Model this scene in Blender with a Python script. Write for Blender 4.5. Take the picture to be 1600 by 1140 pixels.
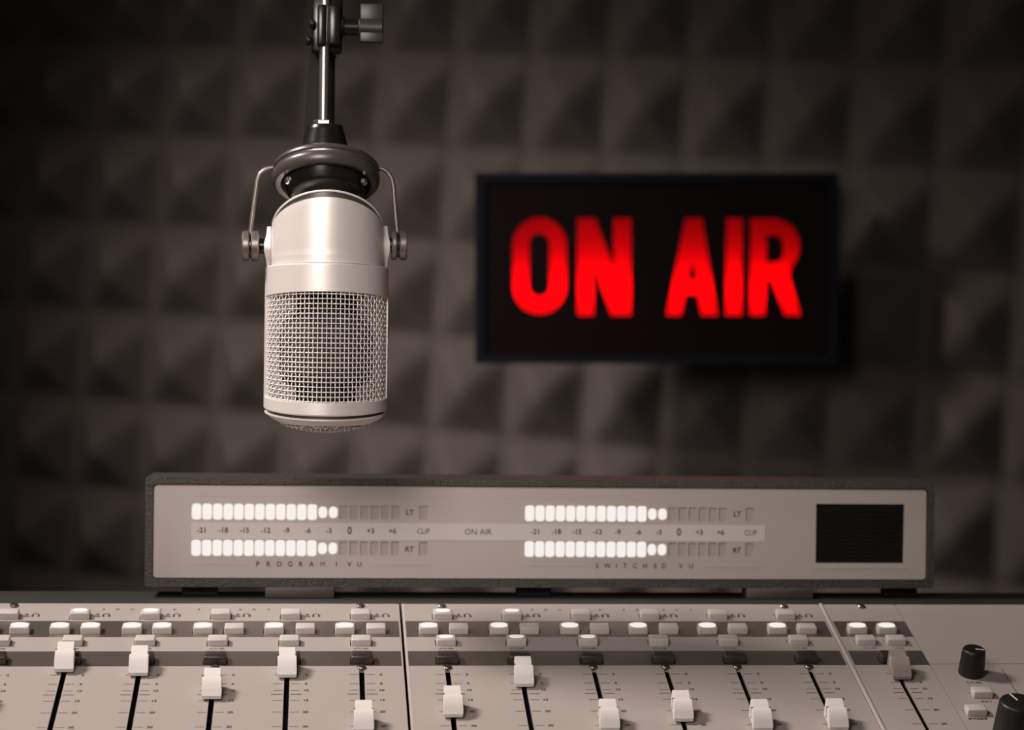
import bpy, bmesh, math, random
from mathutils import Vector, Matrix
random.seed(7)
PI = math.pi
sc = bpy.context.scene
for o in list(bpy.data.objects): bpy.data.objects.remove(o)
COL = sc.collection

# ---------------------------------------------------------------- camera
# world: X runs along the mixing console, Y away from the viewer, Z up
RIGHT = Vector((0.99548558, -0.09413889, 0.01209682))
UP = Vector((-0.01215078, 0.0, 0.99992618))
FWD = Vector((0.09413195, 0.99555907, 0.00114386))
CAM = Vector((0, 0, 1.10))
cd = bpy.data.cameras.new('camera'); cam = bpy.data.objects.new('camera', cd); COL.objects.link(cam)
m = Matrix.Identity(4)
for i, v in enumerate((RIGHT, UP, -FWD)):
    for j in range(3): m[j][i] = v[j]
m.translation = CAM
cam.matrix_world = m
cd.sensor_fit = 'HORIZONTAL'; cd.sensor_width = 36.0; cd.lens = 36.0 * 3215 / 1600
cd.clip_start = 0.02
cd.dof.use_dof = True; cd.dof.focus_distance = 1.048; cd.dof.aperture_fstop = 7.2
sc.camera = cam

# ---------------------------------------------------------------- world, lights, exposure
w = bpy.data.worlds.new('studio_ambient'); sc.world = w; w.use_nodes = True
w.node_tree.nodes['Background'].inputs[0].default_value = (1.0, 0.86, 0.78, 1)
w.node_tree.nodes['Background'].inputs[1].default_value = 0.055
sc.view_settings.view_transform = 'Standard'; sc.view_settings.look = 'None'
sc.view_settings.exposure = 0.0; sc.view_settings.gamma = 1.0; sc.view_settings.use_curve_mapping = False
WARM = (1.0, 0.905, 0.855)
def aim(o, target):
    o.rotation_euler = (Vector(target) - o.location).to_track_quat('-Z', 'Y').to_euler()
def area(name, loc, target, power, sx, sy, col=WARM, spread=PI):
    l = bpy.data.lights.new(name, 'AREA'); l.energy = power; l.shape = 'RECTANGLE'; l.size = sx; l.size_y = sy
    l.color = col; l.spread = spread
    o = bpy.data.objects.new(name, l); COL.objects.link(o); o.location = loc; aim(o, target); return o
def spot(name, loc, target, power, angle, blend=1.0, rad=0.06, col=WARM):
    l = bpy.data.lights.new(name, 'SPOT'); l.energy = power; l.spot_size = math.radians(angle); l.spot_blend = blend
    l.shadow_soft_size = rad; l.color = col
    o = bpy.data.objects.new(name, l); COL.objects.link(o); o.location = loc; aim(o, target); return o
area('ceiling_panel_light', (-1.08, 1.12, 2.30), (0.02, 1.08, 0.95), 6.0, 0.34, 0.34, spread=math.radians(70))
area('front_panel_light', (-0.18, 0.40, 1.38), (0.05, 1.12, 1.10), 0.82, 0.26, 0.34, spread=math.radians(72))
spot('wall_wash_light', (-0.74, 1.38, 1.86), (0.09, 2.08, 1.06), 84, 42, 1.0, 0.16)
spot('added_side_fill', (-0.85, 1.35, 1.20), (0.18, 2.05, 1.02), 26, 36, 1.0, 0.16)  # added unseen fill that lightens the foam below the sign

# ---------------------------------------------------------------- materials
def mat(name, col, rough=0.5, metal=0.0, spec=0.5, bump=0.0, bscale=400.0, var=0.0, vscale=30.0, emit=None, estr=0.0, coat=0.0, trans=0.0):
    M = bpy.data.materials.new(name); M.use_nodes = True
    nt = M.node_tree; b = nt.nodes['Principled BSDF']
    b.inputs['Base Color'].default_value = (*col, 1); b.inputs['Roughness'].default_value = rough
    b.inputs['Metallic'].default_value = metal; b.inputs['Specular IOR Level'].default_value = spec
    if coat: b.inputs['Coat Weight'].default_value = coat; b.inputs['Coat Roughness'].default_value = 0.12
    if emit: b.inputs['Emission Color'].default_value = (*emit, 1); b.inputs['Emission Strength'].default_value = estr
    if bump or var:
        tc = nt.nodes.new('ShaderNodeTexCoord')
        nz = nt.nodes.new('ShaderNodeTexNoise'); nz.inputs['Scale'].default_value = bscale; nz.inputs['Detail'].default_value = 4
        nt.links.new(tc.outputs['Object'], nz.inputs['Vector'])
        if bump:
            bp = nt.nodes.new('ShaderNodeBump'); bp.inputs['Strength'].default_value = bump; bp.inputs['Distance'].default_value = 0.001
            nt.links.new(nz.outputs['Fac'], bp.inputs['Height']); nt.links.new(bp.outputs['Normal'], b.inputs['Normal'])
        if var:
            n2 = nt.nodes.new('ShaderNodeTexNoise'); n2.inputs['Scale'].default_value = vscale; n2.inputs['Detail'].default_value = 3
            nt.links.new(tc.outputs['Object'], n2.inputs['Vector'])
            mx = nt.nodes.new('ShaderNodeMix'); mx.data_type = 'RGBA'
            mx.inputs[6].default_value = (*[c * (1 - var) for c in col], 1); mx.inputs[7].default_value = (*[min(1, c * (1 + var)) for c in col], 1)
            nt.links.new(n2.outputs['Fac'], mx.inputs[0]); nt.links.new(mx.outputs[2], b.inputs['Base Color'])
    return M
MT = dict(
    foam=mat('charcoal_foam', (0.060, 0.050, 0.046), 0.95, spec=0.1, bump=0.4, bscale=300, var=0.12, vscale=14),
    wing_metal=mat('dark_wing', (0.05, 0.042, 0.038), 0.4, metal=0.4, var=0.1),
    wall=mat('dark_plaster', (0.05, 0.043, 0.04), 0.9, var=0.1),
    floor=mat('dark_carpet', (0.04, 0.034, 0.03), 0.95, bump=0.5, bscale=500, var=0.2),
    desk=mat('dark_desk', (0.03, 0.025, 0.022), 0.5, var=0.15),
    panel=mat('painted_panel', (0.335, 0.292, 0.264), 0.42, spec=0.45, bump=0.03, bscale=1500, var=0.03, vscale=12),
    panel_side=mat('bare_edge', (0.60, 0.53, 0.49), 0.35, metal=0.3, var=0.03),
    stripe=mat('dark_printed_band', (0.30, 0.255, 0.23), 0.33, metal=0.85, spec=0.5, bump=0.05, bscale=1400, var=0.05),
    body=mat('console_body', (0.018, 0.015, 0.0135), 0.6, var=0.1, bump=0.1, bscale=900),
    void=mat('slot_inside', (0.010, 0.008, 0.007), 0.8, var=0.1),
    button=mat('ivory_button', (0.50, 0.455, 0.42), 0.28, spec=0.5, coat=0.3, var=0.02),
    lens_on=mat('lit_lens', (0.10, 0.095, 0.09), 0.4, spec=0.2, emit=(0.86, 0.80, 0.765), estr=1.0, var=0.01),
    oval_pale=mat('pale_oval', (0.6, 0.54, 0.5), 0.3, emit=(0.86, 0.78, 0.74), estr=0.55, var=0.01),  # pale oval carrying a weak emission
    black_button=mat('charcoal_button', (0.030, 0.023, 0.021), 0.32, spec=0.6, var=0.05),
    cap=mat('white_cap', (0.62, 0.575, 0.54), 0.42, spec=0.4, var=0.015),
    cap_grey=mat('grey_cap', (0.26, 0.222, 0.198), 0.42, spec=0.4, var=0.015),
    ink=mat('dark_ink', (0.03, 0.023, 0.020), 0.6, var=0.05),
    ink_line=mat('brown_ink', (0.085, 0.065, 0.056), 0.6, var=0.05),
    knob=mat('black_knob', (0.011, 0.009, 0.008), 0.42, spec=0.4, var=0.05),
    white_line=mat('white_paint', (0.70, 0.66, 0.62), 0.5, var=0.02),
    screw=mat('dark_screw', (0.20, 0.17, 0.155), 0.28, metal=0.9, var=0.1),
    housing=mat('grained_housing', (0.040, 0.033, 0.029), 0.42, spec=0.7, bump=0.9, bscale=1100, var=0.45, vscale=900),
    face=mat('meter_faceplate', (0.56, 0.49, 0.445), 0.38, metal=0.1, spec=0.5, bump=0.02, bscale=1500, var=0.03, vscale=9),
    strip=mat('pale_scale_strip', (0.66, 0.60, 0.55), 0.45, var=0.02),
    faint=mat('pale_line', (0.55, 0.49, 0.445), 0.4, var=0.02),
    seg_on=mat('lit_segment', (0.10, 0.095, 0.09), 0.5, spec=0.2, emit=(0.87, 0.815, 0.785), estr=1.0, var=0.01),
    seg_off=mat('unlit_segment', (0.46, 0.40, 0.365), 0.4, var=0.03),
    grille_dark=mat('black_perforated', (0.005, 0.004, 0.0035), 0.6, spec=0.15, var=0.2),
    foot=mat('grey_foot', (0.055, 0.046, 0.042), 0.6, var=0.1),
    mic=mat('satin_champagne', (0.74, 0.68, 0.635), 0.42, metal=0.36, spec=0.45, bump=0.03, bscale=2500, var=0.015, vscale=60),
    mic_dark=mat('dark_groove', (0.07, 0.058, 0.052), 0.4, metal=0.3, var=0.05),  # dark tone of the recessed band, groove and end plate
    wire=mat('woven_wire', (0.82, 0.765, 0.72), 0.36, metal=0.2, var=0.02),
    basket=mat('inner_basket', (0.052, 0.043, 0.038), 0.8, bump=0.5, bscale=1800, var=0.12, vscale=200),
    steel=mat('polished_steel', (0.70, 0.62, 0.57), 0.27, metal=1.0, var=0.03),
    gunmetal=mat('worn_gunmetal', (0.22, 0.187, 0.168), 0.36, metal=0.6, bump=0.05, bscale=800, var=0.12, vscale=120),
    rubber=mat('dark_suspension', (0.070, 0.058, 0.052), 0.33, metal=0.2, spec=0.6, var=0.08, vscale=80),
    black_metal=mat('black_metal', (0.011, 0.0095, 0.009), 0.24, metal=0.2, spec=0.6, var=0.08),
    sign_box=mat('blue_black_sign_box', (0.0035, 0.004, 0.0065), 0.7, spec=0.06, var=0.05),
    sign_face=mat('dark_red_face', (0.004, 0.0008, 0.0012), 0.5, spec=0.05, var=0.1),
    white_in=mat('white_reflector', (0.8, 0.8, 0.8), 0.8, var=0.01),
    tube=mat('lamp_tube', (0.9, 0.9, 0.9), 0.4, emit=(1, 0.95, 0.9), estr=0.6, var=0.01),
)
def diffuser_mat():
    M = bpy.data.materials.new('red_diffuser'); M.use_nodes = True; nt = M.node_tree
    for n in list(nt.nodes): nt.nodes.remove(n)
    out = nt.nodes.new('ShaderNodeOutputMaterial'); tr = nt.nodes.new('ShaderNodeBsdfTranslucent'); df = nt.nodes.new('ShaderNodeBsdfDiffuse')
    nz = nt.nodes.new('ShaderNodeTexNoise'); nz.inputs['Scale'].default_value = 40
    rp = nt.nodes.new('ShaderNodeMix'); rp.data_type = 'RGBA'
    rp.inputs[6].default_value = (0.94, 0.0, 0.032, 1); rp.inputs[7].default_value = (1.0, 0.0, 0.036, 1)
    nt.links.new(nz.outputs['Fac'], rp.inputs[0]); nt.links.new(rp.outputs[2], tr.inputs['Color'])
    df.inputs['Color'].default_value = (0.05, 0.002, 0.004, 1)
    ad = nt.nodes.new('ShaderNodeAddShader'); nt.links.new(tr.outputs[0], ad.inputs[0]); nt.links.new(df.outputs[0], ad.inputs[1])
    nt.links.new(ad.outputs[0], out.inputs['Surface']); return M
MT['diffuser'] = diffuser_mat()

# ---------------------------------------------------------------- helpers
def tag(o, label=None, cat=None, group=None, kind=None):
    if label: o['label'] = label
    if cat: o['category'] = cat
    if group: o['group'] = group
    if kind: o['kind'] = kind
    return o
def empty(name, M, label, cat, group=None):
    o = bpy.data.objects.new(name, None); o.empty_display_size = 0.02; COL.objects.link(o); o.matrix_world = M
    return tag(o, label, cat, group)
def obj(name, bm, material, parent=None, smooth=None, loc=None, rot=None, label=None):
    me = bpy.data.meshes.new(name)
    if isinstance(bm, bpy.types.Mesh): me = bm; me.name = name
    else:
        bmesh.ops.recalc_face_normals(bm, faces=bm.faces); bm.to_mesh(me); bm.free()
    me.materials.clear(); me.materials.append(MT[material])
    if smooth is not None:
        for p in me.polygons: p.use_smooth = True
        if smooth < 179:
            try: me.set_sharp_from_angle(angle=math.radians(smooth))
            except Exception: pass
    o = bpy.data.objects.new(name, me); COL.objects.link(o)
    if parent: o.parent = parent
    if loc: o.location = loc
    if rot: o.rotation_euler = rot
    if label: o['label'] = label
    return o
def share(name, src, parent, loc, rot=None):
    o = src.copy(); o.name = name; COL.objects.link(o); o.parent = parent; o.location = loc
    if rot: o.rotation_euler = rot
    for ch in src.children:
        c = ch.copy(); COL.objects.link(c); c.parent = o
    return o
def box(bm, lo, hi, bev=0.0, seg=2, M=None):
    r = bmesh.ops.create_cube(bm, size=1.0); vs = r['verts']
    for v in vs:
        v.co = Vector([(lo[i] + hi[i]) / 2 + v.co[i] * (hi[i] - lo[i]) for i in range(3)])
    if bev:
        es = list({e for v in vs for e in v.link_edges})
        r = bmesh.ops.bevel(bm, geom=es, offset=bev, segments=seg, affect='EDGES', profile=0.5)
        vs = list({v for f in r['faces'] for v in f.verts} | {v for v in vs if v.is_valid})
    if M is not None:
        for v in vs: v.co = M @ v.co
    return vs
def lathe(bm, prof, n=64, M=None, zf=None, close=True):
    """prof: (r, z) list; zf(phi, k) extra height"""
    rings = []
    for k, (r, z) in enumerate(prof):
        ring = []
        for i in range(n):
            p = 2 * PI * i / n
            co = Vector((r * math.cos(p), r * math.sin(p), z + (zf(p, k) if zf else 0)))
            ring.append(bm.verts.new(M @ co if M is not None else co))
        rings.append(ring)
    for a, b in zip(rings, rings[1:]):
        for i in range(n):
            j = (i + 1) % n
            bm.faces.new((a[i], a[j], b[j], b[i]))
    if close:
        if prof[0][0] > 0: bm.faces.new(rings[0])
        if prof[-1][0] > 0: bm.faces.new(rings[-1])
    return rings
def tube(bm, pts, r, n=8, closed=False, caps=True):
    pts = [Vector(p) for p in pts]; N = len(pts); rings = []; ref = None
    for i, p in enumerate(pts):
        a = pts[(i - 1) % N] if (closed or i > 0) else p
        b = pts[(i + 1) % N] if (closed or i < N - 1) else p
        t = (b - a).normalized()
        if ref is None:
            ref = Vector((0, 0, 1)) if abs(t.z) < 0.8 else Vector((1, 0, 0))
        u = (ref - t * ref.dot(t)).normalized(); v = t.cross(u); ref = u
        rr = r[i] if isinstance(r, (list, tuple)) else r
        rings.append([bm.verts.new(p + (u * math.cos(2 * PI * k / n) + v * math.sin(2 * PI * k / n)) * rr) for k in range(n)])
    L = N if closed else N - 1
    for i in range(L):
        A = rings[i]; B = rings[(i + 1) % N]
        for k in range(n):
            bm.faces.new((A[k], A[(k + 1) % n], B[(k + 1) % n], B[k]))
    if caps and not closed: bm.faces.new(rings[0]); bm.faces.new(rings[-1])
def extrude_poly(bm, poly, x0, x1, axis='x'):
    """poly of (y,z) extruded along x"""
    A = [bm.verts.new((x0, p[0], p[1])) for p in poly]; B = [bm.verts.new((x1, p[0], p[1])) for p in poly]
    n = len(poly); bm.faces.new(A); bm.faces.new(B[::-1])
    for i in range(n): bm.faces.new((A[i], A[(i + 1) % n], B[(i + 1) % n], B[i]))
def rrect(x0, y0, x1, y1, r=0.0, n=4):
    if r <= 0: return [(x0, y0), (x1, y0), (x1, y1), (x0, y1)]
    P = []
    for cx, cy, a in ((x1 - r, y0 + r, -PI / 2), (x1 - r, y1 - r, 0), (x0 + r, y1 - r, PI / 2), (x0 + r, y0 + r, PI)):
        for k in range(n + 1):
            t = a + PI / 2 * k / n; P.append((cx + r * math.cos(t), cy + r * math.sin(t)))
    return P
def filled(loops, thick):
    """plate with holes: flat filled outline, thick along z (0 .. thick)"""
    cu = bpy.data.curves.new('outline', 'CURVE'); cu.dimensions = '2D'; cu.fill_mode = 'BOTH'
    for L in loops:
        s = cu.splines.new('POLY'); s.points.add(len(L) - 1)
        for p, q in zip(s.points, L): p.co = (q[0], q[1], 0, 1)
        s.use_cyclic_u = True
    cu.extrude = thick / 2
    o = bpy.data.objects.new('outline', cu); COL.objects.link(o)
    dg = bpy.context.evaluated_depsgraph_get(); dg.update()
    me = bpy.data.meshes.new_from_object(o.evaluated_get(dg))
    bpy.data.objects.remove(o); bpy.data.curves.remove(cu)
    for v in me.vertices: v.co.z += thick / 2
    return me
_tx = {}
def text_geo(s, bold=0.0):
    if (s, bold) not in _tx:
        cu = bpy.data.curves.new('txt', 'FONT'); cu.body = s; cu.size = 1.0; cu.offset = bold; cu.resolution_u = 3
        cu.align_x = 'CENTER'
        o = bpy.data.objects.new('txt', cu); COL.objects.link(o)
        dg = bpy.context.evaluated_depsgraph_get(); dg.update()
        me = bpy.data.meshes.new_from_object(o.evaluated_get(dg))
        bpy.data.objects.remove(o); bpy.data.curves.remove(cu)
        ys = [v.co.y for v in me.vertices]; y0, y1 = min(ys), max(ys)
        _tx[(s, bold)] = ([(v.co.x, v.co.y - (y0 + y1) / 2) for v in me.vertices], [tuple(p.vertices) for p in me.polygons])
        bpy.data.meshes.remove(me)
    return _tx[(s, bold)]
def put_text(bm, s, cx, cy, size, z, sx=1.0, bold=0.02, front=False):
    """text in the plane (x, y) at height z; front=True: in the plane (x, z) facing -y"""
    vs, fs = text_geo(s, bold)
    V = []
    for x, y in vs:
        a, b = cx + x * size * sx, cy + y * size
        V.append(bm.verts.new((a, z, b) if front else (a, b, z)))
    for f in fs:
        try: bm.faces.new([V[i] for i in f])
        except ValueError: pass
def bar(bm, x0, x1, y0, y1, z0, z1): box(bm, (x0, y0, z0), (x1, y1, z1))

# ---------------------------------------------------------------- room
fx = Vector((0.9072707, -0.41560324, -0.06429478)); fu = Vector((0.05633949, -0.03138993, 0.9979181)); fn = Vector((0.41675621, 0.90900419, 0.00506429))
FC = Vector((0.19767708, 2.09067405, 1.10240211))
# plaster slab behind the foam, running from the floor to 2.6 m
H = fn.cross(Vector((0, 0, 1))).normalized() * 1.0
if H.x < 0: H = -H
U = H.cross(fn).normalized()
if U.z < 0: U = -U
bm = bmesh.new(); pts = []
for off in (0.0, 0.12):
    c = FC + fn * (0.020 + off)
    for s, zz in ((-2.2, 0.0), (2.2, 0.0), (2.2, 2.6), (-2.2, 2.6)):
        p = c + H * s; k = (zz - p.z) / U.z; pts.append(bm.verts.new(p + U * k))
for f in ((0, 1, 2, 3), (7, 6, 5, 4), (0, 4, 5, 1), (1, 5, 6, 2), (2, 6, 7, 3), (3, 7, 4, 0)): bm.faces.new([pts[i] for i in f])
tag(obj('wall_back', bm, 'wall'), kind='structure')
bm = bmesh.new(); box(bm, (-3.0, -1.5, -0.1), (3.4, 3.6, 0.0)); tag(obj('floor', bm, 'floor'), kind='structure')

# foam: soft pyramids
CW, CH, NS, PH = 0.08343466, 0.09733336, 10, 0.046
I0, I1, K0, K1 = -7, 19, -5, 9
bm = bmesh.new()
nx, ny = (I1 - I0) * NS, (K1 - K0) * NS
def sof(x):  # rounded |x| on -1..1, soft at the tip and at the valley
    a = abs(x); t = 0.10
    if a < t: a = (a * a + t * t) / (2 * t)
    if a > 1 - t: d = 1 - a; a = 1 - (d * d + t * t) / (2 * t)
    return a
grid = []
def foam_h(s, t):
    ax, ay = sof(2 * s - 1), sof(2 * t - 1)
    mxx = max(ax, ay) ; d = abs(ax - ay)
    if d < 0.10: mxx += (0.10 - d) ** 2 / 0.40
    return PH * max(0.0, 1 - mxx)
C0 = FC + fn * 0.014
for j in range(ny + 1):
    row = []
    for i in range(nx + 1):
        ci, cj = i / NS, j / NS
        x = -0.58871108 + (I0 + ci) * CW; y = 0.31206192 - (K0 + cj) * CH
        h = foam_h(ci % 1, cj % 1)
        row.append(bm.verts.new(C0 + fx * x + fu * y - fn * h))
    grid.append(row)
for j in range(ny):
    for i in range(nx): bm.faces.new((grid[j][i], grid[j][i + 1], grid[j + 1][i + 1], grid[j + 1][i]))
# back sheet so the foam is solid
cr = [grid[0][0], grid[0][nx], grid[ny][nx], grid[ny][0]]
bk = [bm.verts.new(v.co + fn * 0.006) for v in cr]
bm.faces.new(bk)
rim = [grid[0][i] for i in range(nx + 1)], [grid[j][nx] for j in range(ny + 1)], [grid[ny][i] for i in range(nx, -1, -1)], [grid[j][0] for j in range(ny, -1, -1)]
for q in range(4): bm.faces.new(rim[q] + [bk[(q + 1) % 4], bk[q]])
tag(obj('acoustic_foam', bm, 'foam', smooth=180), 'dark brown pyramid acoustic foam covering the wall behind the microphone and the sign', 'acoustic foam')

# ---------------------------------------------------------------- desk
bm = bmesh.new()
t = empty('studio_desk', Matrix.Translation((0.1, 1.15, 0)), 'dark studio desk under the mixing console', 'desk')
box(bm, (-1.0, -0.40, 0.70), (1.1, 0.30, 0.745), 0.004); obj('desk_top', bm, 'desk', t)
for x in (-0.92, 1.02):
    for y in (-0.34, 0.24):
        bm = bmesh.new(); box(bm, (x - 0.03, y - 0.03, 0.0), (x + 0.03, y + 0.03, 0.70), 0.003); obj('leg', bm, 'desk', t)

# ---------------------------------------------------------------- mixing console
A = math.radians(19.688746)
PX = Vector((1, 0, 0)); PV = Vector((0, math.cos(A), math.sin(A))); PN = Vector((0, -math.sin(A), math.cos(A)))
P0 = Vector((0.02435214, 1.05256215, 0.94253933))
MM = Matrix.Identity(4)
for i, v in enumerate((PX, PV, PN)):
    for j in range(3): MM[j][i] = v[j]
MM.translation = P0
con = empty('mixing_console', MM, 'grey broadcast mixing console with white fader caps and rows of lit buttons, in the foreground', 'mixing console')
mm = 0.001
AL, AR, B0, B1 = -0.262, 0.440, -0.150, 0.0806
# body: wedge standing on the desk, in console coordinates
def loc(p): return MM.inverted() @ Vector(p)
bm = bmesh.new()
def wl(y, z, x): return loc((x, y, z))
TH = 0.0016
f0 = P0 + PV * B0 - PN * 0.010; f1 = P0 + PV * (B1) - PN * 0.010
xs = (P0.x + AL - 0.004, P0.x + AR + 0.004)
prof = [(f0.y, f0.z), (f0.y, 0.7455), (f1.y + 0.075, 0.7455), (f1.y + 0.075, f1.z - 0.02), (f1.y, f1.z - 0.02), (f1.y, f1.z)]
ra = [[bm.verts.new(wl(y, z, x)) for (y, z) in prof] for x in xs]
bm.faces.new(ra[0]); bm.faces.new(ra[1][::-1])
for i in range(len(prof)):
    j = (i + 1) % len(prof); bm.faces.new((ra[0][i], ra[0][j], ra[1][j], ra[1][i]))
obj('console_body', bm, 'body', con)
# rear ledge that carries the meter bridge
top = P0 + PV * B1
LEDGE_Z = 0.9692
bm = bmesh.new(); Wi = MM.inverted()
vs = box(bm, (xs[0], top.y + 0.0008, f1.z - 0.0195), (xs[1], top.y + 0.066, LEDGE_Z), 0.0012)
for v in bm.verts: v.co = Wi @ v.co
obj('rear_ledge', bm, 'body', con, smooth=40)
# front rail (below the frame)
bm = bmesh.new(); box(bm, (AL, B0 - 0.012, -0.010), (AR, B0 - 0.0008, 0.001), 0.003); obj('front_rail', bm, 'body', con)

CHS = [-187.0, -149.7, -112.3, -74.5, -37.8, 0.1, 44.2, 82.0, 120.0, 157.9, 195.8, 233.9]
CUT1, CUT2, CUT3 = 22.4, 256.4, 299.6
R1 = [-185.7, -148.6, -111.4, -74.2, -37.0, 0.5, 44.8, 82.5, 120.3, 158.1, 195.8, 233.6]
R2 = [-193.6, -177.8, -157.1, -141.2, -119.7, -104.1, -82.7, -66.4, -45.4, -29.0, -8.1, 8.4, 36.4, 52.5, 74.1, 90.4, 112.2, 128.4, 149.3, 166.0, 187.1, 203.8, 225.5, 241.8, 269.8, 286.1]
R3 = [-186.0, -148.9, -111.8, -74.4, -37.2, 0.3, 45.0, 82.3, 120.4, 158.3, 196.0, 234.1, 271.0, 287.5]
RB = [-185.5, -148.3, -111.4, -74.6, -37.1, 0.5, 44.6, 82.2, 120.0, 157.8, 195.9, 234.1, 279.4]
REXT = [(317.4, -23.9), (308.6, -42.3)]
BW, BD = 5.35, 3.4
r1y, r2y, r3y, rby = 65.0, 48.1, 34.4, 14.5
buttons = [(x, r1y) for x in R1] + [(x, r2y) for x in R2] + [(x, r3y) for x in R3] + REXT
def module(name, a0, a1, label=None):
    holes = []
    G = 0.45
    for (x, y) in buttons:
        if a0 < x < a1: holes.append(rrect((x - BW - G) * mm, (y - BD - 0.2) * mm, (x + BW + G) * mm, (y + BD + 0.2) * mm, 0.0006, 2))
    for x in RB:
        if a0 < x < a1: holes.append(rrect((x - 6.25) * mm, (rby - 4.4) * mm, (x + 6.25) * mm, (rby + 4.2) * mm, 0.0008, 2))
    for x in CHS + [279.7]:
        if a0 < x < a1: holes.append(rrect((x - 1.35) * mm, -110 * mm, (x + 1.35) * mm, 4.6 * mm, 0.001, 2))
    a0m, a1m = a0 * mm, a1 * mm
    me = filled([rrect(a0m, B0, a1m, B1, 0.0008, 2)] + holes, TH)
    p = obj(name, me, 'panel', con, loc=(0, 0, -TH), label=label)
    # printed bands with the same cut-outs
    if a0 < CUT3 - 1:
        for (y0, y1) in ((41.1, 59.8), (9.0, 25.2)):
            hs = [h for h in holes if min(q[1] for q in h) > y0 * mm and max(q[1] for q in h) < y1 * mm]
            e1 = a1m - (0.0009 if a1 < CUT3 - 1 else 0.0)
            me = filled([rrect(a0m + 0.0012, y0 * mm, e1, y1 * mm)] + hs, 0.00006)
            obj('printed_band', me, 'stripe', p, loc=(0, 0, TH), label='glossy dark brown band')
    return p
mods = [module('module_panel', AL / mm, CUT1 - 0.7), module('module_panel', CUT1 + 0.7, CUT2 - 0.8),
        module('module_panel', CUT2 + 1.6, CUT3 - 0.15), module('module_panel', CUT3 + 0.15, AR / mm)]
bm = bmesh.new(); box(bm, ((CUT2 - 0.3) * mm, B0, -0.008), ((CUT2 + 1.35) * mm, B1, 0.0009), 0.0003); obj('divider_rail', bm, 'panel_side', con, label='pale raised rail')
bm = bmesh.new(); box(bm, ((CUT1 + 0.75) * mm, B0, 0), ((CUT1 + 2.0) * mm, B1, 0.00012)); obj('divider_edge', bm, 'panel_side', con)
bm = bmesh.new(); box(bm, (AL, B0 + 0.001, -0.0098), (AR, B1 - 0.001, -0.0078)); obj('inner_tray', bm, 'void', con)

# buttons
def button_mesh(w, d, h, dish=0.35):
    """pillow key with a shallow concave top"""
    bm = bmesh.new(); box(bm, (-w, -d, -3.5), (w, d, h), 0.75, 3)
    bmesh.ops.scale(bm, vec=(mm, mm, mm), verts=bm.verts)
    # slight waist on the back so the front face slopes
    for v in bm.verts:
        k = max(0.0, v.co.z / (h * mm)); v.co.y += k * 0.0004 * (1 if v.co.y < 0 else -0.6); v.co.x *= 1 - 0.05 * k
    return bm
BH = 3.6
def lens_mesh(w, d):
    bm = bmesh.new(); n = 36; P = []
    for i in range(n):
        a = 2 * PI * i / n; c, s = math.cos(a), math.sin(a)
        x = abs(c) ** 0.75 * (1 if c > 0 else -1) * w; y = abs(s) ** 0.85 * (1 if s > 0 else -1) * d
        P.append((x * mm, y * mm))
    lo = [bm.verts.new((x, y, 0)) for x, y in P]; hi = [bm.verts.new((x * 0.96, y * 0.94, 0.00022)) for x, y in P]
    bm.faces.new(hi)
    for i in range(n): bm.faces.new((lo[i], lo[(i + 1) % n], hi[(i + 1) % n], hi[i]))
    return bm
proto = obj('push_button', button_mesh(BW, BD, BH), 'button', con, smooth=50)
lens_on = obj('lit_lens', lens_mesh(4.6, 2.9), 'lens_on', proto, smooth=40); lens_on.location = (0, 0.1 * mm, BH * mm - 0.00002); lens_on['label'] = 'glowing white oval lens'
oval_pale = obj('pale_oval', lens_mesh(3.9, 1.9), 'oval_pale', proto, smooth=40); oval_pale.location = (0, 0.5 * mm, BH * mm - 0.00002); oval_pale['label'] = 'pale oval with weak emission'
lit, dim = set(), set()
for x in (-193.6, -177.8, -157.1, -141.2, -119.7, -104.1, -82.7, -45.4, -8.1, 36.4, 74.1, 112.2, 149.3, 187.1, 225.5, 269.8, 286.1): lit.add((x, r2y))
for x in (-148.6, -111.4, 44.8, 82.5): dim.add((x, r1y))
for x in (45.0, 82.3, 120.4): dim.add((x, r3y))
first = True
for (x, y) in buttons:
    o = proto.copy(); o.name = 'push_button'; COL.objects.link(o); o.parent = con; o.location = (x * mm, y * mm, 0)
    for src, st in ((lens_on, lit), (oval_pale, dim)):
        if (x, y) in st:
            c = src.copy(); COL.objects.link(c); c.parent = o
for o in (lens_on, oval_pale, proto): bpy.data.objects.remove(o)

cue = obj('cue_button', button_mesh(5.85, 3.8, 4.3), 'black_button', con, smooth=50, label='charcoal cue button')
cue.location = (RB[0] * mm, rby * mm, 0)
for x in RB[1:]: share('cue_button', cue, con, (x * mm, rby * mm, 0))

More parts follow.
